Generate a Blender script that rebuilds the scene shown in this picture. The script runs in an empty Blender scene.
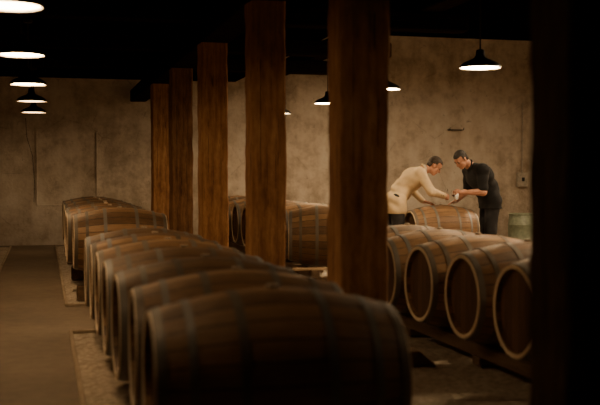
import bpy, math, random
import numpy as np
from mathutils import Vector, Matrix, noise as mnoise
random.seed(7)
C = bpy.context.scene.collection
PI = math.pi

# ---------------------------------------------------------------- helpers
def tag(o, label=None, cat=None, group=None, kind=None):
    if label: o['label'] = label
    if cat: o['category'] = cat
    if group: o['group'] = group
    if kind: o['kind'] = kind
    return o

def empty(name, loc=(0,0,0), rz=0):
    o = bpy.data.objects.new(name, None); C.objects.link(o)
    o.location = loc; o.rotation_euler = (0,0,rz); o.empty_display_size = .1
    return o

class MB:
    def __init__(s): s.v=[]; s.f=[]
    def add(s, vs, fs):
        n=len(s.v); s.v += [tuple(p) for p in vs]; s.f += [tuple(i+n for i in f) for f in fs]; return s
    def box(s, x0,x1,y0,y1,z0,z1, b=0.0):
        if b<=0:
            vs=[(x,y,z) for z in (z0,z1) for y in (y0,y1) for x in (x0,x1)]
            return s.add(vs, [(0,2,3,1),(4,5,7,6),(0,1,5,4),(2,6,7,3),(0,4,6,2),(1,3,7,5)])
        rings=[]
        def ring(z,i):
            a0,a1,b0,b1=x0+i,x1-i,y0+i,y1-i; c=b
            return [(a0+c,b0,z),(a1-c,b0,z),(a1,b0+c,z),(a1,b1-c,z),(a1-c,b1,z),(a0+c,b1,z),(a0,b1-c,z),(a0,b0+c,z)]
        rs=[ring(z0,b),ring(z0+b,0),ring(z1-b,0),ring(z1,b)]
        return s.rings(rs)
    def rings(s, rs, close=True, caps=True):
        n=len(rs[0]); vs=[p for r in rs for p in r]; fs=[]
        for k in range(len(rs)-1):
            for i in range(n if close else n-1):
                j=(i+1)%n
                fs.append((k*n+i,k*n+j,(k+1)*n+j,(k+1)*n+i))
        if caps:
            fs.append(tuple(reversed(range(n)))); m=(len(rs)-1)*n
            fs.append(tuple(m+i for i in range(n)))
        return s.add(vs,fs)
    def lathe(s, prof, n=32, axis='z', off=(0,0,0), caps=False, loop=False):
        rs=[]
        P=list(prof)+([prof[0]] if loop else [])
        for (t,r) in P:
            ring=[]
            for i in range(n):
                a=2*PI*i/n
                if axis=='z': p=(r*math.cos(a)+off[0], r*math.sin(a)+off[1], t+off[2])
                else: p=(t+off[0], r*math.cos(a)+off[1], r*math.sin(a)+off[2])
                ring.append(p)
            rs.append(ring)
        return s.rings(rs, True, caps)
    def tube(s, pts, r, n=8):
        pts=[Vector(p) for p in pts]; rs=[]
        for i,p in enumerate(pts):
            d=(pts[min(i+1,len(pts)-1)]-pts[max(i-1,0)]).normalized()
            a=d.orthogonal().normalized() if i==0 else (a-d*a.dot(d)).normalized()
            b=d.cross(a); rr=r[i] if isinstance(r,(list,tuple)) else r
            rs.append([tuple(p+a*rr*math.cos(2*PI*k/n)+b*rr*math.sin(2*PI*k/n)) for k in range(n)])
        return s.rings(rs)
    def build(s, name, m, parent=None, smooth=False, angle=None):
        me=bpy.data.meshes.new(name); me.from_pydata(s.v,[],s.f); me.update()
        import bmesh
        bm=bmesh.new(); bm.from_mesh(me); bmesh.ops.recalc_face_normals(bm, faces=bm.faces)
        if smooth:
            for f in bm.faces: f.smooth=True
            if angle:
                for e in bm.edges:
                    if len(e.link_faces)==2 and e.calc_face_angle(0)>angle: e.smooth=False
        bm.to_mesh(me); bm.free()
        me.materials.append(m)
        o=bpy.data.objects.new(name,me); C.objects.link(o)
        if parent: o.parent=parent
        return o

def dup(root, loc, rz=0):
    r=root.copy(); C.objects.link(r); r.location=loc; r.rotation_euler=(0,0,rz)
    for ch in list(root.children):
        c=ch.copy(); C.objects.link(c); c.parent=r
        for g in list(ch.children):
            d=g.copy(); C.objects.link(d); d.parent=c
    return r

# ---------------------------------------------------------------- materials
class NT:
    def __init__(s, name):
        s.m=bpy.data.materials.new(name); s.m.use_nodes=True; s.t=s.m.node_tree
        s.b=s.t.nodes['Principled BSDF']
    def n(s, typ, **kw):
        nd=s.t.nodes.new(typ)
        for k,v in kw.items():
            if k.startswith('i_'): nd.inputs[k[2:].replace('_',' ')].default_value=v
            else: setattr(nd,k,v)
        return nd
    def l(s,a,b): s.t.links.new(a,b)
    def val(s,sock,x):
        if isinstance(x,(int,float)): sock.default_value=x
        else: s.l(x,sock)
    def math(s,op,a,b=0.0,c=None):
        nd=s.n('ShaderNodeMath',operation=op); s.val(nd.inputs[0],a); s.val(nd.inputs[1],b)
        if c is not None: s.val(nd.inputs[2],c)
        return nd.outputs[0]
    def coord(s, scale=(1,1,1), out='Object'):
        tc=s.n('ShaderNodeTexCoord'); mp=s.n('ShaderNodeMapping'); s.l(tc.outputs[out],mp.inputs[0])
        mp.inputs['Scale'].default_value=scale; return mp.outputs[0]
    def noise(s, co, scale, detail=4, rough=.55):
        nd=s.n('ShaderNodeTexNoise'); s.l(co,nd.inputs['Vector'])
        nd.inputs['Scale'].default_value=scale; nd.inputs['Detail'].default_value=detail; nd.inputs['Roughness'].default_value=rough
        return nd.outputs['Fac']
    def ramp(s, fac, stops):
        nd=s.n('ShaderNodeValToRGB'); s.val(nd.inputs[0],fac)
        e=nd.color_ramp.elements
        e[0].position=stops[0][0]; e[0].color=(*stops[0][1],1)
        e[1].position=stops[-1][0]; e[1].color=(*stops[-1][1],1)
        for p,c in stops[1:-1]:
            x=e.new(p); x.color=(*c,1)
        return nd.outputs[0]
    def mix(s, f, a, b, mode='MIX'):
        nd=s.n('ShaderNodeMixRGB',blend_type=mode); s.val(nd.inputs[0],f)
        for i,x in ((1,a),(2,b)):
            if isinstance(x,tuple): nd.inputs[i].default_value=(*x,1)
            else: s.l(x,nd.inputs[i])
        return nd.outputs[0]
    def bump(s, h, strength=.3, dist=.01):
        nd=s.n('ShaderNodeBump'); s.l(h,nd.inputs['Height'])
        nd.inputs['Strength'].default_value=strength; nd.inputs['Distance'].default_value=dist
        s.l(nd.outputs[0],s.b.inputs['Normal'])
    def col(s,c,rough=.6,metal=0,spec=.5):
        if isinstance(c,tuple): s.b.inputs['Base Color'].default_value=(*c,1)
        else: s.l(c,s.b.inputs['Base Color'])
        s.b.inputs['Roughness'].default_value=rough; s.b.inputs['Metallic'].default_value=metal
        s.b.inputs['Specular IOR Level'].default_value=spec
        return s.m

def m_barrel():
    t=NT('oak_staves'); tc=t.n('ShaderNodeTexCoord'); sp=t.n('ShaderNodeSeparateXYZ'); t.l(tc.outputs['Object'],sp.inputs[0])
    x,y,z=sp.outputs; z=t.math('SUBTRACT',z,.35)
    a=t.math('MULTIPLY',t.math('ARCTAN2',y,z),26/(2*PI))
    fl=t.math('FLOOR',a); fr=t.math('SUBTRACT',a,fl)
    oi=t.n('ShaderNodeObjectInfo')
    wn=t.n('ShaderNodeTexWhiteNoise',noise_dimensions='2D'); cb=t.n('ShaderNodeCombineXYZ'); t.l(fl,cb.inputs[0]); t.l(oi.outputs['Random'],cb.inputs[1]); t.l(cb.outputs[0],wn.inputs['Vector'])
    g=t.noise(t.coord((3,30,30)),2.0,6)
    g2=t.noise(t.coord((1,1,1)),5.0,5)
    f=t.math('ADD',t.math('MULTIPLY',wn.outputs['Value'],.45),t.math('ADD',t.math('MULTIPLY',g,.38),t.math('MULTIPLY',g2,.36)))
    c=t.ramp(f,[(.24,(.075,.041,.018)),(.60,(.235,.134,.060)),(.98,(.47,.30,.155))])
    tint=t.ramp(oi.outputs['Random'],[(0,(.70,.69,.68)),(1,(1.12,1.07,1.0))])
    c=t.mix(1.0,c,tint,'MULTIPLY')
    gap=t.math('LESS_THAN',t.math('MINIMUM',fr,t.math('SUBTRACT',1.0,fr)),.042)
    c=t.mix(t.math('MULTIPLY',gap,.8),c,(.010,.006,.004))
    rim=t.math('GREATER_THAN',t.math('ABSOLUTE',x),.4675)
    c=t.mix(t.math('MULTIPLY',rim,.9),c,(.86,.72,.52))
    t.bump(t.math('SUBTRACT',g,t.math('MULTIPLY',gap,.8)),.6,.005)
    return t.col(c,.55,0,.5)
def m_head():
    t=NT('oak_head_boards'); tc=t.n('ShaderNodeTexCoord'); sp=t.n('ShaderNodeSeparateXYZ'); t.l(tc.outputs['Object'],sp.inputs[0])
    a=t.math('MULTIPLY',sp.outputs[1],11.0); fl=t.math('FLOOR',a); fr=t.math('SUBTRACT',a,fl)
    wn=t.n('ShaderNodeTexWhiteNoise',noise_dimensions='1D'); t.l(fl,wn.inputs['W'])
    g=t.noise(t.coord((20,20,3)),2.0,6)
    f=t.math('ADD',t.math('MULTIPLY',wn.outputs['Value'],.4),t.math('MULTIPLY',g,.6))
    c=t.ramp(f,[(.2,(.065,.034,.016)),(.8,(.18,.098,.046))])
    gap=t.math('LESS_THAN',t.math('MINIMUM',fr,t.math('SUBTRACT',1.0,fr)),.03)
    c=t.mix(t.math('MULTIPLY',gap,.7),c,(.02,.01,.006))
    t.bump(g,.3,.003)
    return t.col(c,.7,0,.3)
def m_hoop():
    t=NT('hoop_steel'); oi=t.n('ShaderNodeObjectInfo'); g=t.noise(t.coord(),25,4)
    f=t.math('ADD',t.math('MULTIPLY',oi.outputs['Random'],.6),t.math('MULTIPLY',g,.4))
    c=t.ramp(f,[(.15,(.13,.10,.072)),(.5,(.19,.165,.135)),(.85,(.235,.237,.235))])
    return t.col(c,.55,.4)
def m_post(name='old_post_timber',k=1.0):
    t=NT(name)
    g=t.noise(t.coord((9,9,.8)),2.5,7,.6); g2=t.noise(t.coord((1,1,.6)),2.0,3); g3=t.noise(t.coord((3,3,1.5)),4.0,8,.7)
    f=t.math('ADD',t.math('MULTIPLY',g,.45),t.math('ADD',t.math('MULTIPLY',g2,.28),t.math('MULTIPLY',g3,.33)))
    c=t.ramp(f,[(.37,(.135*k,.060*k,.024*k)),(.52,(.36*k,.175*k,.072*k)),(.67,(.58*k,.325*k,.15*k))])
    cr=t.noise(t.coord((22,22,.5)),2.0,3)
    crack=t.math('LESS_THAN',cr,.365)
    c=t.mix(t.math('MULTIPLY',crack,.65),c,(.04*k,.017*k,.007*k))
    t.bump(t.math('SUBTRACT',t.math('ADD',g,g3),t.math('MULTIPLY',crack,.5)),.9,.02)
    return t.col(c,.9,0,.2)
def m_simple_wood(name,c0,c1,scale=(1,12,12),rough=.75,spec=.3):
    t=NT(name); g=t.noise(t.coord(scale),2.5,6)
    t.bump(g,.4,.006)
    return t.col(t.ramp(g,[(.3,c0),(.7,c1)]),rough,0,spec)
def m_wall():
    t=NT('old_limewash_plaster'); co=t.coord()
    a=t.noise(co,.5,5,.55); b=t.noise(co,3.2,9,.68); d=t.noise(t.coord((3,3,.35)),1.3,5)
    f=t.math('ADD',t.math('MULTIPLY',a,.42),t.math('ADD',t.math('MULTIPLY',b,.45),t.math('MULTIPLY',d,.22)))
    c=t.ramp(f,[(.42,(.38,.30,.21)),(.50,(.55,.46,.35)),(.565,(.71,.62,.50)),(.66,(.83,.76,.65))])
    chips=t.math('GREATER_THAN',t.noise(co,6,9,.78),.635)
    c=t.mix(t.math('MULTIPLY',chips,.5),c,(.22,.15,.095))
    v=t.n('ShaderNodeTexVoronoi',feature='DISTANCE_TO_EDGE'); t.l(co,v.inputs['Vector']); v.inputs['Scale'].default_value=.8
    crk=t.math('LESS_THAN',t.math('ADD',v.outputs['Distance'],t.math('MULTIPLY',b,.05)),.0265)
    c=t.mix(t.math('MULTIPLY',crk,.25),c,(.2,.14,.09))
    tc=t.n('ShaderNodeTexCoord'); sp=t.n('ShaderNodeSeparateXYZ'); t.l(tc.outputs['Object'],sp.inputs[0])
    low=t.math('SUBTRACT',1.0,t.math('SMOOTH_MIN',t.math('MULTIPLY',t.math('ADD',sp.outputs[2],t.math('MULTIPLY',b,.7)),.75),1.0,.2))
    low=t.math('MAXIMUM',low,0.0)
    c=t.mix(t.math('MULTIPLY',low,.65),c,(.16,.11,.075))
    t.bump(t.math('ADD',b,t.math('MULTIPLY',t.noise(co,18,5),.35)),.6,.03)
    return t.col(c,.9,0,.2)
def m_floor():
    t=NT('worn_concrete_floor'); co=t.coord()
    a=t.noise(co,.9,6); b=t.noise(co,9,6,.7)
    f=t.math('ADD',t.math('MULTIPLY',a,.6),t.math('MULTIPLY',b,.4))
    t.bump(b,.2,.006)
    return t.col(t.ramp(f,[(.35,(.14,.10,.062)),(.65,(.26,.195,.128))]),.65,0,.4)
def m_gravel(name='pale_gravel',k=1.0):
    t=NT(name); co=t.coord()
    v=t.n('ShaderNodeTexVoronoi'); t.l(co,v.inputs['Vector']); v.inputs['Scale'].default_value=30
    g=t.noise(co,3,5)
    sp=t.n('ShaderNodeSeparateColor'); t.l(v.outputs['Color'],sp.inputs[0])
    f=t.math('ADD',t.math('MULTIPLY',sp.outputs[0],.4),t.math('MULTIPLY',g,.6))
    c=t.ramp(f,[(.2,(.34*k,.27*k,.19*k)),(.55,(.60*k,.51*k,.39*k)),(.9,(.78*k,.69*k,.56*k))])
    dk=t.math('MULTIPLY',v.outputs['Distance'],.5)
    c=t.mix(dk,c,(.14*k,.105*k,.07*k))
    t.bump(t.math('SUBTRACT',1.0,v.outputs['Distance']),.6,.012)
    return t.col(c,.9)
def m_plain(name,c,rough=.5,metal=0,scale=20,var=.25):
    t=NT(name); g=t.noise(t.coord(),scale,4)
    lo=tuple(x*(1-var) for x in c); hi=tuple(min(1,x*(1+var)) for x in c)
    return t.col(t.ramp(g,[(.3,lo),(.7,hi)]),rough,metal)
def m_emit(name,c,s):
    t=NT(name); t.col((.8,.7,.5)); t.b.inputs['Emission Color'].default_value=(*c,1); t.b.inputs['Emission Strength'].default_value=s
    return t.m
def m_glass(name,c,trans=1.0):
    t=NT(name); t.col(c,.03); t.b.inputs['Transmission Weight'].default_value=trans; t.b.inputs['IOR'].default_value=1.45
    return t.m
def m_corduroy(name,c):
    t=NT(name); co=t.coord(); g=t.noise(co,14,4)
    w=t.n('ShaderNodeTexWave'); t.l(co,w.inputs['Vector']); w.inputs['Scale'].default_value=60
    t.bump(w.outputs['Fac'],.15,.002)
    return t.col(t.ramp(g,[(.3,tuple(x*.85 for x in c)),(.7,c)]),.9)

M=dict(
 barrel=m_barrel(), head=m_head(), post=m_post(), postmid=m_post('darker_post_timber',.5), post_shade=m_post('shade_darkened_post_timber',.16), wall=m_wall(), floor=m_floor(), gravel=m_gravel(), gravel2=m_gravel('brown_gravel',.7),  # foreground post's timber is blackened: its shade is put into the colour
 hoop=m_hoop(),
 bung=m_plain('pale_silicone_bung',(.5,.42,.32),.5),
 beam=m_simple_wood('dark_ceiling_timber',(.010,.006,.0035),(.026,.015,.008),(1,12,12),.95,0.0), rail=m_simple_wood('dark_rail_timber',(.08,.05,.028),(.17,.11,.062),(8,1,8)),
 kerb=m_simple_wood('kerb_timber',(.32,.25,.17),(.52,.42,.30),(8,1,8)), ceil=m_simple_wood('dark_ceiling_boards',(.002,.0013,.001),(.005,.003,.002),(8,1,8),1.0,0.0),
 shade=m_plain('dark_enamel',(.010,.011,.010),.35), refl=m_plain('white_enamel',(.75,.72,.65),.4), black=m_plain('black_rubber',(.012,.012,.012),.6),
 cable=m_plain('dusty_cable',(.10,.075,.05),.7),
 glow_l=m_emit('lamp_glow_aisle',(1.0,.63,.31),48.0), glow_far=m_emit('lamp_glow_far_aisle',(1.0,.62,.30),12.0), glow_r=m_emit('lamp_glow_right',(1.0,.68,.37),120.0), glow_dim=m_emit('lamp_glow_dim',(1.0,.64,.33),18.0), glow_rn=m_emit('lamp_glow_near_right',(1.0,.66,.35),46.0), glow_fr=m_emit('lamp_glow_far_right',(1.0,.66,.35),24.0), glow_fill_mid=m_emit('added_fill_glow_hidden',(1.0,.70,.41),120.0), glow_fill_hi=m_emit('added_fill_glow_high',(1.0,.70,.41),420.0),
 skin=m_plain('skin',(.54,.275,.175),.5,0,40,.12), hair_a=m_plain('greying_brown_hair',(.04,.028,.02),.7,0,60,.5), hair_b=m_plain('dark_greying_hair',(.028,.024,.021),.7,0,60,.6),
 cream=m_corduroy('cream_corduroy',(.74,.575,.355)), blackcloth=m_plain('black_cotton',(.007,.007,.008),.95), trousers=m_plain('dark_trousers',(.022,.02,.022),.9),
 jeans=m_plain('charcoal_trousers',(.012,.012,.014),.9), shoe=m_plain('dark_leather',(.03,.018,.012),.45), shirt=m_plain('pale_shirt',(.6,.58,.54),.85),
 eye=m_plain('eye',(.07,.05,.04),.3), white=m_plain('white_cloth',(.90,.87,.80),.9), glass=m_glass('clear_glass',(1,1,1)), wine=m_glass('red_wine',(.25,.01,.02),.6),
 drum=m_plain('grey_green_plastic',(.13,.15,.10),.5), box=m_plain('pale_plastic',(.5,.45,.37),.5), plank=m_simple_wood('pale_board',(.42,.29,.17),(.62,.46,.29),(1,12,12)),
 iron=m_plain('rusty_iron',(.05,.035,.025),.6,.6), button=m_plain('brown_button',(.10,.055,.03),.4),
)
RX0,RX1,RY0,RY1=-3.0,10.0,-2.5,19.1

# ---------------------------------------------------------------- setting
MB().box(RX0-.2,RX1+.2,RY0,RY1+.2,-.12,0).build('floor',M['floor'])['kind']='structure'
def rough_wall(name, p0, p1, h, thick, amp=.03):
    p0=Vector(p0); p1=Vector(p1); L=(p1-p0).length; d=(p1-p0)/L; nrm=Vector((d.y,-d.x,0))
    nx=int(L/.09); nz=int(h/.09); vs=[]; fs=[]
    for k in range(nz+1):
        for i in range(nx+1):
            p=p0+d*(L*i/nx)+Vector((0,0,h*k/nz))
            a=mnoise.fractal(p*1.1,1.0,2.0,4)*amp
            vs.append(p+nrm*(a-amp))
    for k in range(nz):
        for i in range(nx):
            q=k*(nx+1)+i; fs.append((q,q+1,q+nx+2,q+nx+1))
    n=len(vs)
    b=[p0,p1,p1+Vector((0,0,h)),p0+Vector((0,0,h))]
    vs+= [q-nrm*thick for q in b]; fs.append((n,n+3,n+2,n+1))
    o=MB().add(vs,fs).build(name,M['wall'],smooth=True,angle=1.0); o['kind']='structure'; return o
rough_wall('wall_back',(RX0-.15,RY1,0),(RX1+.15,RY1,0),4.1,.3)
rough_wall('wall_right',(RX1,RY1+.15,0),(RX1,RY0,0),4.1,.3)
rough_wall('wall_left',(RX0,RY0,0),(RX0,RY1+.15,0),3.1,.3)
CX=3.6   # the low ceiling ends here, the bay beyond is open to the higher roof
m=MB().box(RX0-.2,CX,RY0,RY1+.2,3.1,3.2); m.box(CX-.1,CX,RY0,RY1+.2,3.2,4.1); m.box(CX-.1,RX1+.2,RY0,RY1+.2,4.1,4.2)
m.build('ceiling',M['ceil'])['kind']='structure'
POST_Y=[3.0,5.45,7.9,10.5,13.05,15.35]
PX=1.735
tn=1
def trim(mb,mat='beam'):
    global tn
    o=mb.build('trim_%d'%tn,M[mat]); o['kind']='structure'; tn+=1
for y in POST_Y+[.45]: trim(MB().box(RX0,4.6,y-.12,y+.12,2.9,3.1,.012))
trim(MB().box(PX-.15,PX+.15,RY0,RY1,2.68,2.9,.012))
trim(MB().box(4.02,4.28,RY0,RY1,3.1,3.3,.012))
# faint raised outline of a plastered-up opening
m=MB(); m.box(-.14,-.115,19.105,19.16,.75,2.1,.004); m.box(.95,.975,19.105,19.16,.75,2.1,.004); m.box(-.14,.975,19.105,19.16,.725,.75,.004)
trim(m,'wall')

# gravel beds
def bed(x0,x1,y0,y1,label,mat,kerbs,z=.03):
    st=.07; nx=int((x1-x0)/st); ny=int((y1-y0)/st); vs=[]; fs=[]
    for j in range(ny+1):
        for i in range(nx+1):
            x=x0+(x1-x0)*i/nx; y=y0+(y1-y0)*j/ny
            e=0 if (i in(0,nx) or j in (0,ny)) else 1
            vs.append((x,y,.003+e*(.011+.008*mnoise.noise(Vector((x*7,y*7,0)))+.006*random.random())))
    for j in range(ny):
        for i in range(nx):
            q=j*(nx+1)+i; fs.append((q,q+1,q+nx+2,q+nx+1))
    o=MB().add(vs,fs).build('gravel_bed',mat); tag(o,label,'gravel',None,'stuff')
    for (a,b,c,d,lab) in kerbs:
        k=MB().box(a,b,c,d,0,.03,.006).build('kerb_board',M['kerb']); tag(k,lab,'kerb')
bed(.225,1.55,10.15,18.6,'pale gravel bed under the far barrels beside the aisle',M['gravel'],[(.19,.22,10.15,18.6,'long timber kerb of the far gravel bed beside the aisle'),(.19,1.55,10.11,10.14,'short cross kerb at the near end of the far gravel bed')])
bed(.225,1.55,1.5,8.34,'pale gravel bed under the nearest barrel row beside the aisle',M['gravel'],[(.19,.22,1.5,8.34,'long timber kerb of the near gravel bed beside the aisle'),(.19,1.55,8.35,8.38,'short cross kerb at the far end of the near gravel bed')])
bed(1.95,4.4,1.5,9.6,'brown gravel ground under the right hand barrels with pale rims',M['gravel2'],[])
bed(1.95,4.4,10.2,18.6,'brown gravel ground under the far barrels between the posts',M['gravel2'],[])
bed(-2.4,-.605,12.2,18.6,'pale gravel bed at the left edge across the aisle',M['gravel'],[(-.6,-.57,12.2,18.6,'timber kerb of the gravel bed at the left edge')])

# ---------------------------------------------------------------- barrels
L=.95; RB=.352; RH=.272
def rad(x): return RB-(RB-RH)*abs(2*x/L)**1.75
def make_barrel():
    root=empty('wine_barrel')
    xs=[-L/2+L*i/28 for i in range(29)]
    prof=[(-L/2+.045,RH-.030),(-L/2+.003,RH-.025)]+[(x,rad(x)) for x in xs]+[(L/2-.003,RH-.025),(L/2-.045,RH-.030)]
    prof[2]=(-L/2,RH-.003); prof[-3]=(L/2,RH-.003)
    MB().lathe(prof,60,'x',(0,0,RB)).build('stave_body',M['barrel'],root,True,.7)
    for s in (-1,1):
        hb=MB().lathe([(s*(L/2-.05),0.001),(s*(L/2-.05),RH-.022),(s*(L/2-.036),RH-.027),(s*(L/2-.034),.001)],48,'x',(0,0,RB))
        hb.build('head',M['head'],root,True,.5)
        for x,w in ((.449,.034),(.34,.030),(.16,.034)):
            xa,xb=s*(x-w/2),s*(x+w/2)
            q=MB().lathe([(xa,rad(xa)-.002),(xa,rad(xa)+.004),(xb,rad(xb)+.004),(xb,rad(xb)-.002)],60,'x',(0,0,RB),loop=True)
            xm=(xa+xb)/2
            for dy in (-.02,.02):
                r0=rad(xm)+.003
                q.lathe([(0,.007),(.003,.006),(.0045,.001)],8,'z',(xm,dy,RB+math.sqrt(max(r0*r0-dy*dy,0))))
            q.build('hoop',M['hoop'],root,True,.5)
    MB().lathe([(-.006,.021),(.008,.024),(.012,.021),(.013,.001)],20,'z',(0,0,2*RB)).build('bung',M['bung'],root,True,.6)
    return root
ORD=['first','second','third','fourth','fifth','sixth','seventh','eighth','ninth','tenth']
proto=make_barrel(); used=False
def barrel(x,y,zb,label,group,rz=None):
    global used
    rz=(random.uniform(-.025,.025) if rz is None else rz)
    if not used: o=proto; used=True; o.location=(x,y,zb); o.rotation_euler=(0,0,rz)
    else: o=dup(proto,(x,y,zb),rz)
    tag(o,label,'barrel',group); return o
def rails(cx,y0,y1,top,where,left=.42):
    for dx,side in ((-.26,'left'),(.26,'right')):
        o=MB().box(cx+dx-.05,cx+dx+.05,y0,y1,top-.085,top,.008).build('barrel_rail',M['rail']); tag(o,'dark timber rail under the %s ends of the %s'%(side,where),'rail')
    ys=[y0+.15+(y1-y0-.3)*i/3 for i in range(4)]
    for i,y in enumerate(ys):
        o=MB().box(cx-left,cx+.42,y-.06,y+.06,.03,top-.086,.008).build('sleeper',M['rail']); tag(o,'%s dark timber sleeper from the camera under the %s'%(ORD[i],where),'sleeper','sleepers under the '+where)
X1=.865
for i in range(7):
    y=3.74+.75*i
    lab='oak wine barrel nearest the camera, large and blurred beside the aisle' if i==0 else '%s oak barrel from the camera in the near row beside the aisle'%ORD[i]
    barrel(X1-.012*i+random.uniform(-.02,.02),y,.165,lab,'near row of barrels beside the aisle')
rails(X1-.03,3.2,8.3,.174,'near aisle row')
X0=.735
for i in range(8):
    barrel(X0+random.uniform(-.03,.03),10.55+.80*i,.258,'%s oak barrel from the gap in the far row beside the aisle'%ORD[i],'far row of barrels beside the aisle')
rails(X0,10.2,16.9,.269,'far aisle row')
X2=3.095
RYs=[5.27,6.02,6.80,7.54,8.29]
labs=['oak barrel with pale round rim right beside the dark foreground post','second pale rimmed oak barrel from the dark right post','third pale rimmed barrel from the dark right post, next to the thick post','fourth barrel from the dark right post, its rim partly behind the thick post','fifth barrel from the dark right post, mostly behind the thick post']
for y,lb in zip(RYs,labs): barrel(X2,y,.16,lb,'right hand row of barrels',random.uniform(-.012,.012))
rails(X2,4.7,8.9,.174,'right barrel row',.31)
barrel(3.13,10.84,.262,'oak barrel seen side on between the two thickest posts','far row of barrels behind the posts',-.24)
for i in range(1,8):
    barrel(X2+random.uniform(-.02,.02),10.92+.76*i,.258,'%s barrel from the gap in the far row behind the posts'%ORD[i],'far row of barrels behind the posts')
rails(X2,10.4,16.7,.269,'far post row')
for i in range(2):
    barrel(-1.16,14.2+.76*i,.16,'%s barrel at the left edge of the picture across the aisle'%('nearer' if i==0 else 'farther'),'barrels at the left edge')
rails(-1.16,13.8,15.5,.174,'left edge barrels')
BX,BY,BZ=5.42,13.16,.175
barrel(BX,BY,BZ,'oak barrel the two men are leaning over','barrel the men work on',0)
for dx in (-.26,.26):
    o=MB().box(BX+dx-.05,BX+dx+.05,BY-.5,BY+.5,0,BZ+.014,.008).build('barrel_rail',M['rail']); tag(o,"short dark rail under the %s end of the men's barrel"%('left' if dx<0 else 'right'),'rail')
o=MB().box(2.6,2.98,10.41,10.50,.2695,.294,.004).build('board',M['plank']); tag(o,'pale loose board on the rail end between the two thickest posts','board')
m=MB(); m.add([(-.12,-.07,0),(.12,-.07,0),(.12,.07,0),(-.12,.07,0),(-.12,-.07,.10),(.0,-.07,.10),(.0,.07,.10),(-.12,.07,.10)],[(0,3,2,1),(4,5,6,7),(0,1,5,4),(3,7,6,2),(0,4,7,3),(1,2,6,5)])
o=m.build('chock',M['rail']); o.location=(2.42,6.3,.024); tag(o,'dark timber wedge on gravel in front of the pale rimmed barrels','wedge')

# ---------------------------------------------------------------- posts
def post(y,label,i):
    w=.14; c=.014; n=90; rs=[]; top=2.68
    for k in range(n+1):
        z=top*k/n; ring=[]
        base=[(-w+c,-w),(-w*.33,-w),(w*.33,-w),(w-c,-w),(w,-w+c),(w,-w*.33),(w,w*.33),(w,w-c),(w-c,w),(w*.33,w),(-w*.33,w),(-w+c,w),(-w,w-c),(-w,w*.33),(-w,-w*.33),(-w,-w+c)]
        for (x,yy) in base:
            nv=mnoise.noise(Vector((x*6+i*7.3,yy*6,z*2.2)))*.011+mnoise.noise(Vector((x*20+i,yy*20,z*9)))*.008
            l=math.hypot(x,yy); ring.append((x*(1+nv/l),yy*(1+nv/l),z))
        rs.append(ring)
    o=MB().rings(rs).build('wooden_post',M['post_shade' if i==0 else ('postmid' if i==4 else 'post')],None,True,.6); o.location=(PX+(.018 if i==0 else 0),y,0); tag(o,label,'post','row of square timber posts')
pl=['black unlit timber post in the right foreground','thickest lit timber post, just left of the man in cream','second thickest brown timber post, left of the thickest one','light brown timber post third thickest in the row','darker reddish timber post close beside the farthest post','farthest and thinnest timber post, left end of the row']
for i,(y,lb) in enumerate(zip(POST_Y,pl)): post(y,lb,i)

# ---------------------------------------------------------------- lamps
def make_lamp(glow):
    r=empty('pendant_lamp')
    MB().lathe([(0,.2),(.002,.204),(.025,.198),(.055,.165),(.08,.11),(.10,.062),(.125,.045),(.175,.04),(.185,.028),(.186,.001)],40,'z').build('shade',M['shade'],r,True,.8)
    MB().lathe([(0.001,.199),(.023,.192),(.05,.16),(.074,.11),(.092,.06),(.095,.001)],40,'z').build('reflector',M['refl'],r,True,.8)
    MB().lathe([(.012,.001),(.012,.184),(.02,.184),(.026,.001)],32,'z').build('diffuser',M[glow],r,True,.6)
    MB().tube([(0,0,.18),(0,0,.5),(0,0,.74)],.008,8).build('cord',M['black'],r)
    MB().lathe([(.70,.001),(.70,.05),(.735,.05),(.74,.001)],20,'z').build('ceiling_cap',M['black'],r,True,.6)
    return r
protos={}
def lamp(x,y,lab,grp,z=2.36,glow='glow_r'):
    if glow not in protos: o=protos[glow]=make_lamp(glow); o.location=(x,y,z)
    else: o=dup(protos[glow],(x,y,z))
    tag(o,lab,'lamp',grp); return o
LY=[6.6,9.2,11.8,14.35,16.9]
for i,y in enumerate(LY):
    lamp([-.2,-.185,-.165,-.16,-.155][i],y,['nearest and largest glowing pendant lamp in the top left corner','second glowing pendant lamp from the top in the left row','third glowing pendant lamp from the top in the left row','fourth glowing pendant lamp from the top in the left row','lowest and smallest glowing pendant lamp in the left row'][i],'lamps over the aisle',[2.36,2.355,2.325,2.315,2.315][i],'glow_l' if i<3 else 'glow_far')
for i,(x,y) in enumerate([(4.2,9.2),(4.1,11.8),(4.1,14.35),(3.96,16.9)]):
    lamp(x,y,['large dark shaded pendant lamp above the two men','pendant lamp half hidden by the right side of the thickest post','pendant lamp in the gap left of the thickest post','tiny farthest pendant lamp beside the second thickest post'][i],'lamps on the right side',2.36,['glow_r','glow_r','glow_r','glow_fr'][i])
lamp(5.4,16.4,'added unseen fill lamp wholly behind the thickest post','lamps on the right side',3.36,'glow_fill_mid')  # added fill, kept out of sight, to brighten the back wall
lamp(4.2,6.6,'pendant lamp above the pale rimmed barrels, out of the picture at the upper right','lamps on the right side')
lamp(4.2,4.0,'pendant lamp near the camera at the right, out of the picture','lamps on the right side',2.36,'glow_rn')
lamp(-.2,4.0,'dim pendant lamp near the camera over the aisle, out of the picture','lamps over the aisle',2.36,'glow_dim')
for x,y,s in ((8.1,13.2,'farther'),(7.4,10.6,'nearer')):
    lamp(x,y,'%s added high fill lamp by the right wall, out of the picture'%s,'added fill lamps by the right wall',3.36,'glow_fill_hi')  # unseen fill lamps added off frame to lift the right part of the wall

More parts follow.
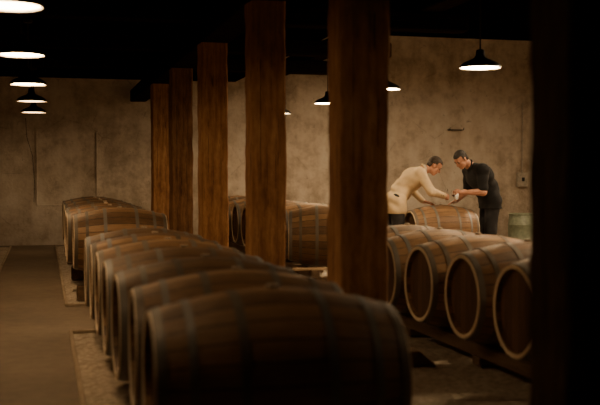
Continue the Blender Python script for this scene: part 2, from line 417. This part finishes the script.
# ---------------------------------------------------------------- small things
r=empty('plastic_drum',(7.85,15.5,0))
MB().lathe([(0,.001),(0,.2),(.02,.215),(.2,.225),(.22,.232),(.24,.225),(.44,.225),(.46,.232),(.48,.225),(.6,.21),(.62,.2)],36,'z').build('drum_body',M['drum'],r,True,.6)
MB().lathe([(.615,.205),(.615,.215),(.645,.215),(.65,.20),(.65,.001)],36,'z').build('lid',M['drum'],r,True,.6)
tag(r,'grey green plastic drum standing right of the man in black','drum')
r=empty('wall_bracket',(8.15,19.07,2.22))
MB().box(-.16,.16,-.03,.0,-.012,.012,.004).build('bar',M['iron'],r)
MB().tube([(-.15,-.02,0),(-.15,-.10,0),(-.15,-.12,.04)],.009).build('hook',M['iron'],r)
MB().tube([(.15,-.02,0),(.15,-.10,0),(.15,-.12,.04)],.009).build('hook',M['iron'],r)
tag(r,'small dark iron bracket on the plaster above the men','bracket')
r=empty('switch_box',(9.66,19.09,1.2),PI/2)
MB().box(-.08,.03,-.11,.11,-.15,.15,.012).build('box_body',M['box'],r)
MB().tube([(-.03,0,.14),(-.03,0,.9),(-.03,0,1.6)],.014).build('conduit',M['box'],r)
MB().box(-.095,-.08,-.03,.03,-.03,.05,.004).build('switch',M['black'],r)
tag(r,'pale switch box with conduit on the wall beside the dark right post','switch box')
o=MB().tube([(-.32,19.08,2.35),(-.3,19.08,2.0),(-.2,19.08,1.65),(-.17,19.08,1.2),(-.18,19.08,.8)],.005).build('wall_cable',M['cable']); tag(o,'thin faint cable running down the far left plaster wall','cable')

# ---------------------------------------------------------------- people (implicit surfaces)
class Field:
    def __init__(s,lo,hi,h):
        s.lo=np.array(lo,float); s.h=h; s.n=np.ceil((np.array(hi)-s.lo)/h).astype(int)+1
        s.v=np.full(tuple(s.n),1.0,np.float32); s.ax=[s.lo[i]+h*np.arange(s.n[i]) for i in range(3)]
    def grid(s): return s.ax[0][:,None,None],s.ax[1][None,:,None],s.ax[2][None,None,:]
    def region(s,lo,hi):
        a=np.clip(np.floor((np.array(lo)-s.lo)/s.h).astype(int),0,s.n); b=np.clip(np.ceil((np.array(hi)-s.lo)/s.h).astype(int)+1,0,s.n)
        sl=tuple(slice(a[i],b[i]) for i in range(3))
        return sl,[s.ax[0][sl[0]][:,None,None],s.ax[1][sl[1]][None,:,None],s.ax[2][sl[2]][None,None,:]]
    def put(s,sl,d,k,sub=False):
        a=s.v[sl]
        if sub:
            b=-d; h=np.clip(.5-.5*(b-a)/k,0,1); s.v[sl]=b*(1-h)+a*h+k*h*(1-h)
        else:
            h=np.clip(.5+.5*(a-d)/k,0,1); s.v[sl]=a*(1-h)+d*h-k*h*(1-h)
    def cap(s,p,q,r1,r2=None,k=.02,sub=False):
        r2=r1 if r2 is None else r2; p=np.array(p,float); q=np.array(q,float); m=max(r1,r2)+k*2+.03
        sl,(X,Y,Z)=s.region(np.minimum(p,q)-m,np.maximum(p,q)+m)
        ba=q-p; L2=max(ba@ba,1e-9)
        t=np.clip(((X-p[0])*ba[0]+(Y-p[1])*ba[1]+(Z-p[2])*ba[2])/L2,0,1)
        d=np.sqrt((X-p[0]-ba[0]*t)**2+(Y-p[1]-ba[1]*t)**2+(Z-p[2]-ba[2]*t)**2)-(r1+(r2-r1)*t)
        s.put(sl,d,k,sub)
    def ell(s,c,r,axes,k=.015,sub=False):
        c=np.array(c,float); m=max(r)+k*2+.03
        sl,(X,Y,Z)=s.region(c-m,c+m); X,Y,Z=X-c[0],Y-c[1],Z-c[2]
        u=[X*a[0]+Y*a[1]+Z*a[2] for a in axes]
        k0=np.sqrt(sum((u[i]/r[i])**2 for i in range(3))); k1=np.sqrt(sum((u[i]/r[i]**2)**2 for i in range(3)))+1e-9
        s.put(sl,k0*(k0-1)/k1,k,sub)
    def cut(s,n,pt):
        n=np.array(n,float); n/=np.linalg.norm(n); X,Y,Z=s.grid()
        d=(X-pt[0])*n[0]+(Y-pt[1])*n[1]+(Z-pt[2])*n[2]
        s.v=np.maximum(s.v,d)
    def wrinkle(s,a,f):
        X,Y,Z=s.grid()
        s.v=s.v+a*(np.sin(f*X+.6*f*Z)*np.sin(.7*f*Y+f*.5*X)+.6*np.sin(1.3*f*Z-.8*f*X+2*np.sin(9*Y)))
    def build(s,name,mat,parent=None):
        v=s.v; ins=v<0; n=np.array(v.shape)-1
        cs=np.zeros(tuple(n),np.int8); offs=[(i,j,k) for i in (0,1) for j in (0,1) for k in (0,1)]
        for (i,j,k) in offs: cs+=ins[i:i+n[0],j:j+n[1],k:k+n[2]]
        act=(cs>0)&(cs<8); ii=np.argwhere(act); idx=np.full(tuple(n),-1,np.int64); idx[act]=np.arange(len(ii))
        acc=np.zeros((len(ii),3)); cnt=np.zeros(len(ii))
        for a in offs:
            for ax in range(3):
                if a[ax]==0:
                    b=list(a); b[ax]=1
                    va=v[ii[:,0]+a[0],ii[:,1]+a[1],ii[:,2]+a[2]]; vb=v[ii[:,0]+b[0],ii[:,1]+b[1],ii[:,2]+b[2]]
                    m=(va<0)!=(vb<0); t=np.where(m,va/np.where(m,va-vb,1),0)
                    p=np.array(a,float)[None,:].repeat(len(ii),0); p[:,ax]+=t
                    acc+=p*m[:,None]; cnt+=m
        P=s.lo+s.h*(ii+acc/cnt[:,None])
        F=[]
        for ax in range(3):
            b,c=(ax+1)%3,(ax+2)%3; e=np.eye(3,dtype=int)
            sl0=[slice(None)]*3; sl1=[slice(None)]*3; sl0[ax]=slice(0,-1); sl1[ax]=slice(1,None)
            q=np.argwhere(ins[tuple(sl0)]!=ins[tuple(sl1)])
            q=q[(q[:,b]>0)&(q[:,c]>0)&(q[:,b]<n[b])&(q[:,c]<n[c])]
            cell=lambda d:idx[(q-d)[:,0],(q-d)[:,1],(q-d)[:,2]]
            f=np.stack([cell(e[b]+e[c]),cell(e[c]),cell(0*e[b]),cell(e[b])],1)
            fl=~ins[q[:,0],q[:,1],q[:,2]]; f[fl]=f[fl][:,::-1]; F.append(f)
        F=np.concatenate(F); F=F[(F>=0).all(1)]
        me=bpy.data.meshes.new(name); me.from_pydata(P.tolist(),[],F.tolist()); me.update()
        me.polygons.foreach_set('use_smooth',np.ones(len(me.polygons),bool)); me.materials.append(mat)
        o=bpy.data.objects.new(name,me); C.objects.link(o)
        if parent: o.parent=parent
        return o

A3=lambda *x: np.array(x,float)
def unit(v): v=np.array(v,float); return v/np.linalg.norm(v)
def hand(F,w,d,nrm,thumb,bend=(35,45,35),thb=.6,spread=.0):
    d=unit(d); nrm=np.array(nrm,float); nrm=unit(nrm-d*(nrm@d)); t=np.cross(d,nrm); 
    if t@np.array(thumb,float)<0: t=-t
    F.cap(w,w+d*.03,.027,.028,.012)
    ks=[.031,.0105,-.0105,-.030]; kl=[.088,.092,.087,.078]
    segs=[(.042,.025,.020),(.046,.028,.021),(.042,.026,.020),(.033,.020,.018)]
    for i in range(4):
        b0=w+d*.02+t*ks[i]*.55; k0=w+d*kl[i]+t*ks[i]
        F.cap(b0,k0,.0145,.0115,.012)
        p=k0; a=0
        for j in range(3):
            a+=math.radians(bend[j]); dd=d*math.cos(a)+nrm*math.sin(a)+t*spread*ks[i]/.03
            q=p+unit(dd)*segs[i][j]; F.cap(p,q,.0093-.0008*j,.0087-.0008*j,.003); p=q
    b0=w+d*.022+t*.016; b1=w+d*.05+t*.043+nrm*.014; F.cap(b0,b1,.0155,.012,.01)
    b2=b1+unit(d*.8+t*.25+nrm*thb)*.034; F.cap(b1,b2,.0112,.010,.004)
    b3=b2+unit(d*.9-t*.1+nrm*thb*1.5)*.028; F.cap(b2,b3,.0098,.0085,.004)

def person(label,J,hf,mats,jacket,hem,fat=1.0):
    hd=J['head']; f=unit(hf); up=unit(A3(0,0,1)-f*f[2]); lf=np.cross(up,f); H=lambda a,b,c: hd+f*a+lf*b+up*c
    allp=np.array([J[k] for k in J]); lo=allp.min(0)-.22; hi=allp.max(0)+.22; lo[2]=-.02
    F=Field(lo,hi,.0055)
    hipc=(J['hipL']+J['hipR'])/2; side=unit(J['shL']-J['shR']); ch=J['chest']; nb=J['neck']; bel=J['belly']; w=fat
    spine=unit(ch-bel); fr=unit(np.cross(side,spine))
    F.cap(J['hipL'],J['hipR'],.105,k=.03); F.cap(hipc,bel,.112,.122*w,.04); F.cap(bel,ch,.122*w,.125*w,.05)
    F.cap(ch-side*.085,ch+side*.085,.118*w,k=.05); F.cap(J['shL'],J['shR'],.064*w,k=.04); F.cap(ch,nb,.09*w,.065,.04)
    F.cap(nb,H(-.03,0,-.07),.064,.056,.02)
    ax=[f,lf,up]
    F.ell(H(-.012,0,.032),(.1,.077,.092),ax,.012); F.ell(H(.03,0,-.045),(.062,.06,.078),ax,.02); F.cap(H(.062,-.012,-.103),H(.062,.012,-.103),.02,k=.02)
    F.cap(H(.05,-.038,-.03),H(.05,.038,-.03),.022,k=.02)
    F.cap(H(.078,-.034,.022),H(.078,.034,.022),.012,k=.01); 
    for s in (-1,1): F.ell(H(.098,s*.031,.0),(.016,.014,.011),ax,.008,True)
    F.cap(H(.088,0,.008),H(.108,0,-.03),.0085,.0125,.008); F.cap(H(.098,-.011,-.036),H(.098,.011,-.036),.008,k=.006)
    F.cap(H(.083,-.018,-.064),H(.083,.018,-.064),.0085,k=.005); F.cap(H(.083,-.015,-.077),H(.083,.015,-.077),.008,k=.005)
    F.cap(H(.098,-.022,-.071),H(.098,.022,-.071),.004,k=.003,sub=True)
    for s in (-1,1): F.ell(H(-.008,s*.083,-.008),(.019,.010,.031),[unit(f+up*.15),lf,up],.006)
    for S in 'LR':
        F.cap(J['sh'+S],J['el'+S],.054*w,.045*w,.03); F.cap(J['el'+S],J['wr'+S],.045*w,.028,.02)
        F.cap(J['hip'+S],J['kn'+S],.088,.058,.03); F.cap(J['kn'+S],J['an'+S],.058,.036,.02)
        F.cap(J['an'+S],J['to'+S],.034,.03,.02); F.cap(J['an'+S]+A3(0,0,-.03),J['an'+S]+A3(0,0,-.045),.036,k=.02)
    for h in J2[label]: hand(F,*h)
    body=F.build('person',mats['skin']); tag(body,label,'person')
    for s in (-1,1):
        c=H(.079,s*.031,.0); MB().lathe([(-.0115,.001),(-.008,.0083),(0,.0118),(.008,.0083),(.0115,.001)],14,'z',tuple(c)).build('eye',M['eye'],body,True)
    Fh=Field(hd-.17,hd+.17,.004)
    Fh.ell(H(-.014,0,.034),(.106,.083,.099),ax,.01); Fh.cap(H(-.068,-.03,-.035),H(-.068,.03,-.035),.036,k=.03)
    X,Y,Z=Fh.grid(); X,Y,Z=X-hd[0],Y-hd[1],Z-hd[2]
    uf=X*f[0]+Y*f[1]+Z*f[2]; uu=X*up[0]+Y*up[1]+Z*up[2]; ul=X*lf[0]+Y*lf[1]+Z*lf[2]
    k1=.066-uu+.25*np.maximum(np.abs(ul)-.03,0)+.25*np.maximum(uf-.06,0); k2=np.maximum(uf-.014,-.062-uu)
    k2=np.maximum(k2, np.minimum(.012-uu, .045+uf)*.7)
    kk=.02; h=np.clip(.5+.5*(k1-k2)/kk,0,1); km=k1*(1-h)+k2*h-kk*h*(1-h)
    Fh.v=np.maximum(Fh.v,km)
    Fh.wrinkle(.0012,150); Fh.build('hair',mats['hair'],body)
    for s in (-1,1):
        MB().tube([tuple(H(.091,s*.016,.021)),tuple(H(.091,s*.032,.026)),tuple(H(.083,s*.048,.02))],[.004,.0048,.003],6).build('eyebrow',mats['hair'],body,True)
    T=Field(lo,hi,.008)
    T.cap(J['hipL'],J['hipR'],.12,k=.03); T.cap(hipc,hipc+(bel-hipc)*.5,.122,.125*w,.03)
    for S in 'LR':
        T.cap(J['hip'+S],J['kn'+S],.112,.084,.04); T.cap(J['kn'+S],J['an'+S]+A3(0,0,.0),.084,.064,.03)
    T.wrinkle(.003,38); T.cut((0,0,-1),(0,0,.055)); T.build('trousers',mats['trousers'],body)
    for S in 'LR':
        Sh=Field(np.minimum(J['an'+S],J['to'+S])-.12,np.maximum(J['an'+S],J['to'+S])+.12,.006)
        Sh.cap(J['an'+S]*A3(1,1,0)+A3(0,0,.045),J['to'+S]*A3(1,1,0)+A3(0,0,.04),.045,.042,.02); Sh.cap(J['an'+S],J['an'+S]+A3(0,0,-.03),.046,.046,.02)
        Sh.cut((0,0,-1),(0,0,.003)); Sh.build('shoe',M['shoe'],body)
    G=Field(lo,hi,.006)
    g=.018
    G.cap(J['hipL'],J['hipR'],.115+g,k=.03); G.cap(hipc,bel,.116+g,.120*w+g,.04); G.cap(bel,ch,.120*w+g,.126*w+g,.05)
    G.cap(ch-side*.085,ch+side*.085,.12*w+g,k=.05); G.cap(J['shL'],J['shR'],.068*w+g,k=.03); G.cap(ch,nb,.1*w+g,.06+g*.5,.03)
    axn=unit(H(-.03,0,-.07)-nb); un=unit(np.cross(side,axn))
    def ring(rad_,r,off,name,mat,a0=0,a1=360,tilt=0,n=20):
        K=Field(nb-.2,nb+.2,.005); pr=None
        for i in range(n+1):
            a=math.radians(a0+(a1-a0)*i/n); rr=rad_
            p=nb+axn*(off-tilt*math.cos(a))+(un*math.cos(a)+side*math.sin(a))*rr
            if pr is not None: K.cap(pr,p,r,k=.006)
            pr=p
        K.build(name,mat,body)
    if jacket:
        dn=A3(0,0,-.1); G.cap(J['hipL']+dn,J['hipR']+dn,.132,k=.04)
        for S in 'LR':
            e=J['el'+S]; wv=J['wr'+S]; G.cap(J['sh'+S],e,.074,.060,.010); G.cap(e,e+(wv-e)*.92,.058,.043,.02)
        pA=ch+fr*.15; pB=bel+fr*.15; pC=hipc+fr*.15+A3(0,0,-.16)
        G.cap(pA,pB,.008,k=.01,sub=True); G.cap(pB,pC,.008,k=.01,sub=True)
        bk=hipc-fr*.13; G.cap(bk+A3(-.02,0,-.02),bk+A3(0,0,-.25),.006,k=.008,sub=True)
        X,Y,Z=G.grid()
        G.v=G.v+(.0055*np.sin(46*(X*.55+Z*.83)+2.2*np.sin(7*(Z-X))+3*np.sin(5*Y))*np.clip((1.38-Z)/.2,0,1)).astype(np.float32)
        G.cut((0,0,-1),(0,0,hem)); G.build('jacket',M['cream'],body)
        ring(.078,.015,.022,'jacket_collar',M['cream'],55,305,.012); ring(.066,.009,.045,'shirt_collar',M['shirt'],25,335,.012)
        for s in (-1,1):
            K=Field(nb-.4,nb+.35,.005)
            a=nb+side*s*.062+un*.05+axn*.01; b=ch+fr*.138+side*s*.075; c=ch+fr*.15+side*s*.02-spine*.10
            K.cap(a,b,.014,.018,k=.004); K.cap(b,c,.018,.006,k=.004); K.build('lapel',M['cream'],body)
        for q in (.02,.075):
            wv=J['wrR']; e=J['elR']; d=unit(wv-e); c=e+(wv-e)*.86-d*q*.6+A3(0,-.047,0)
            MB().lathe([(-.006,.001),(-.005,.007),(.005,.007),(.006,.001)],10,'z',tuple(c)).build('button',M['button'],body,True)
    else:
        for S in 'LR':
            e=J['el'+S]; s_=J['sh'+S]; G.cap(s_,s_+(e-s_)*.84,.082,.074,.02)
        dn=A3(0,0,-.12); G.cap(J['hipL']+dn,J['hipR']+dn,.128,k=.04)
        X,Y,Z=G.grid()
        G.v=G.v+(.0035*np.sin(42*(-X*.45+Z*.89)+2.2*np.sin(6*(Z+X))+3*np.sin(5*Y))*np.clip((1.40-Z)/.2,0,1)).astype(np.float32)
        G.cut((0,0,-1),(0,0,hem)); G.build('shirt',M['blackcloth'],body)
        ring(.070,.013,.016,'shirt_collar',M['blackcloth'],20,340,.012)
    return body
LA='man in cream jacket bending over the barrel, facing right'
LB='man in black short sleeved shirt facing left across the barrel'
JA=dict(head=A3(5.325,13.16,1.43),neck=A3(5.145,13.2,1.36),chest=A3(5.02,13.22,1.255),belly=A3(4.87,13.25,1.09),
 shR=A3(5.06,13.03,1.32),shL=A3(5.08,13.40,1.32),elR=A3(5.19,12.95,1.07),wrR=A3(5.42,13.03,1.0),elL=A3(5.12,13.50,1.08),wrL=A3(5.24,13.40,.925),
 hipR=A3(4.77,13.16,.93),hipL=A3(4.77,13.34,.93),knR=A3(4.78,13.14,.5),knL=A3(4.75,13.36,.5),anR=A3(4.72,13.13,.085),anL=A3(4.68,13.37,.085),toR=A3(4.88,13.11,.035),toL=A3(4.84,13.40,.035))
JB=dict(head=A3(5.70,13.12,1.52),neck=A3(5.875,13.2,1.435),chest=A3(6.03,13.2,1.28),belly=A3(6.14,13.2,1.09),
 shL=A3(5.965,12.97,1.365),shR=A3(5.965,13.43,1.365),elL=A3(5.94,12.90,1.065),wrL=A3(5.675,13.0,1.055),elR=A3(5.97,13.48,1.08),wrR=A3(5.75,13.37,.93),
 hipL=A3(6.19,13.11,.94),hipR=A3(6.19,13.29,.94),knL=A3(6.15,13.09,.5),knR=A3(6.17,13.31,.5),anL=A3(6.2,13.08,.085),anR=A3(6.22,13.32,.085),toL=A3(6.04,13.06,.035),toR=A3(6.06,13.34,.035))
J2={LA:[(JA['wrR'],A3(.09,.05,-.01),A3(-.1,.9,-.2),A3(0,0,1),(45,60,40),.7),(JA['wrL'],A3(.9,-.22,-.22),A3(0,-.3,-1),A3(0,-1,0),(6,10,8),.15)],
    LB:[(JB['wrL'],A3(-.09,.03,-.01),A3(.1,.9,-.1),A3(0,0,1),(45,60,40),.7),(JB['wrR'],A3(-.9,-.25,-.24),A3(0,-.3,-1),A3(0,-1,0),(6,10,8),.15)]}
person(LA,JA,(.74,-.18,-.63),dict(skin=M['skin'],hair=M['hair_a'],trousers=M['trousers']),True,.76,1.0)
person(LB,JB,(-.70,-.24,-.66),dict(skin=M['skin'],hair=M['hair_b'],trousers=M['jeans']),False,.82,1.24)

# things in their hands
r=empty('wine_glass',(5.575,13.065,1.005)); r.rotation_euler=(0,math.radians(-8),0)
MB().lathe([(-.09,.001),(-.09,.033),(-.087,.033),(-.082,.006),(-.02,.0045),(-.01,.008),(.005,.028),(.03,.037),(.055,.036),(.085,.029),(.085,.0275),(.055,.0345),(.03,.0355),(.006,.026),(-.004,.001)],28,'z').build('glass_body',M['glass'],r,True,.8)
MB().lathe([(-.002,.001),(.007,.025),(.02,.032),(.021,.001)],24,'z').build('wine',M['wine'],r,True,.8)
tag(r,'small stemmed wine glass held by the man in black','wine glass')
o=MB().lathe([(0,.003),(.03,.006),(.06,.007),(.13,.007),(.15,.010),(.17,.010),(.185,.005),(.20,.004)],16,'z',caps=True).build('wine_thief',M['glass'],None,True,.8)
o.location=(5.485,13.125,.91); o.rotation_euler=(math.radians(-3),math.radians(8),0); tag(o,'glass sampling pipette held by the man in cream above the bung','wine thief')
# small white cloth hanging from the near hand of the man in black
vs=[];fs=[];n1,n2=12,14
for i in range(n1+1):
    for j in range(n2+1):
        u=i/n1; v=j/n2
        x=5.55+.06*u-.02*v*(u-.5); z=1.03-.07*v-.010*math.sin(u*6); y=12.985-.014*math.sin(u*9+v*2)*(.3+v)-.03*v
        vs.append((x,y,z))
for i in range(n1):
    for j in range(n2):
        q=i*(n2+1)+j; fs.append((q,q+1,q+n2+2,q+n2+1))
o=MB().add(vs,fs).build('cloth',M['white'],None,True); sm=o.modifiers.new('t','SOLIDIFY'); sm.thickness=.004; sm.offset=0
tag(o,'small white cloth hanging from the hand of the man in black','cloth')

# ---------------------------------------------------------------- world and camera
w=bpy.data.worlds.new('World'); bpy.context.scene.world=w; w.use_nodes=True
w.node_tree.nodes['Background'].inputs[0].default_value=(1,.7,.45,1); w.node_tree.nodes['Background'].inputs[1].default_value=.004
cam=bpy.data.cameras.new('Camera'); co=bpy.data.objects.new('Camera',cam); C.objects.link(co)
cam.sensor_width=36; cam.lens=60; co.location=(0,0,1.3)
co.rotation_euler=(math.radians(90-1.576),0,-math.atan(256/1000))
cam.dof.use_dof=True; cam.dof.focus_distance=14.1; cam.dof.aperture_fstop=2.0
bpy.context.scene.camera=co
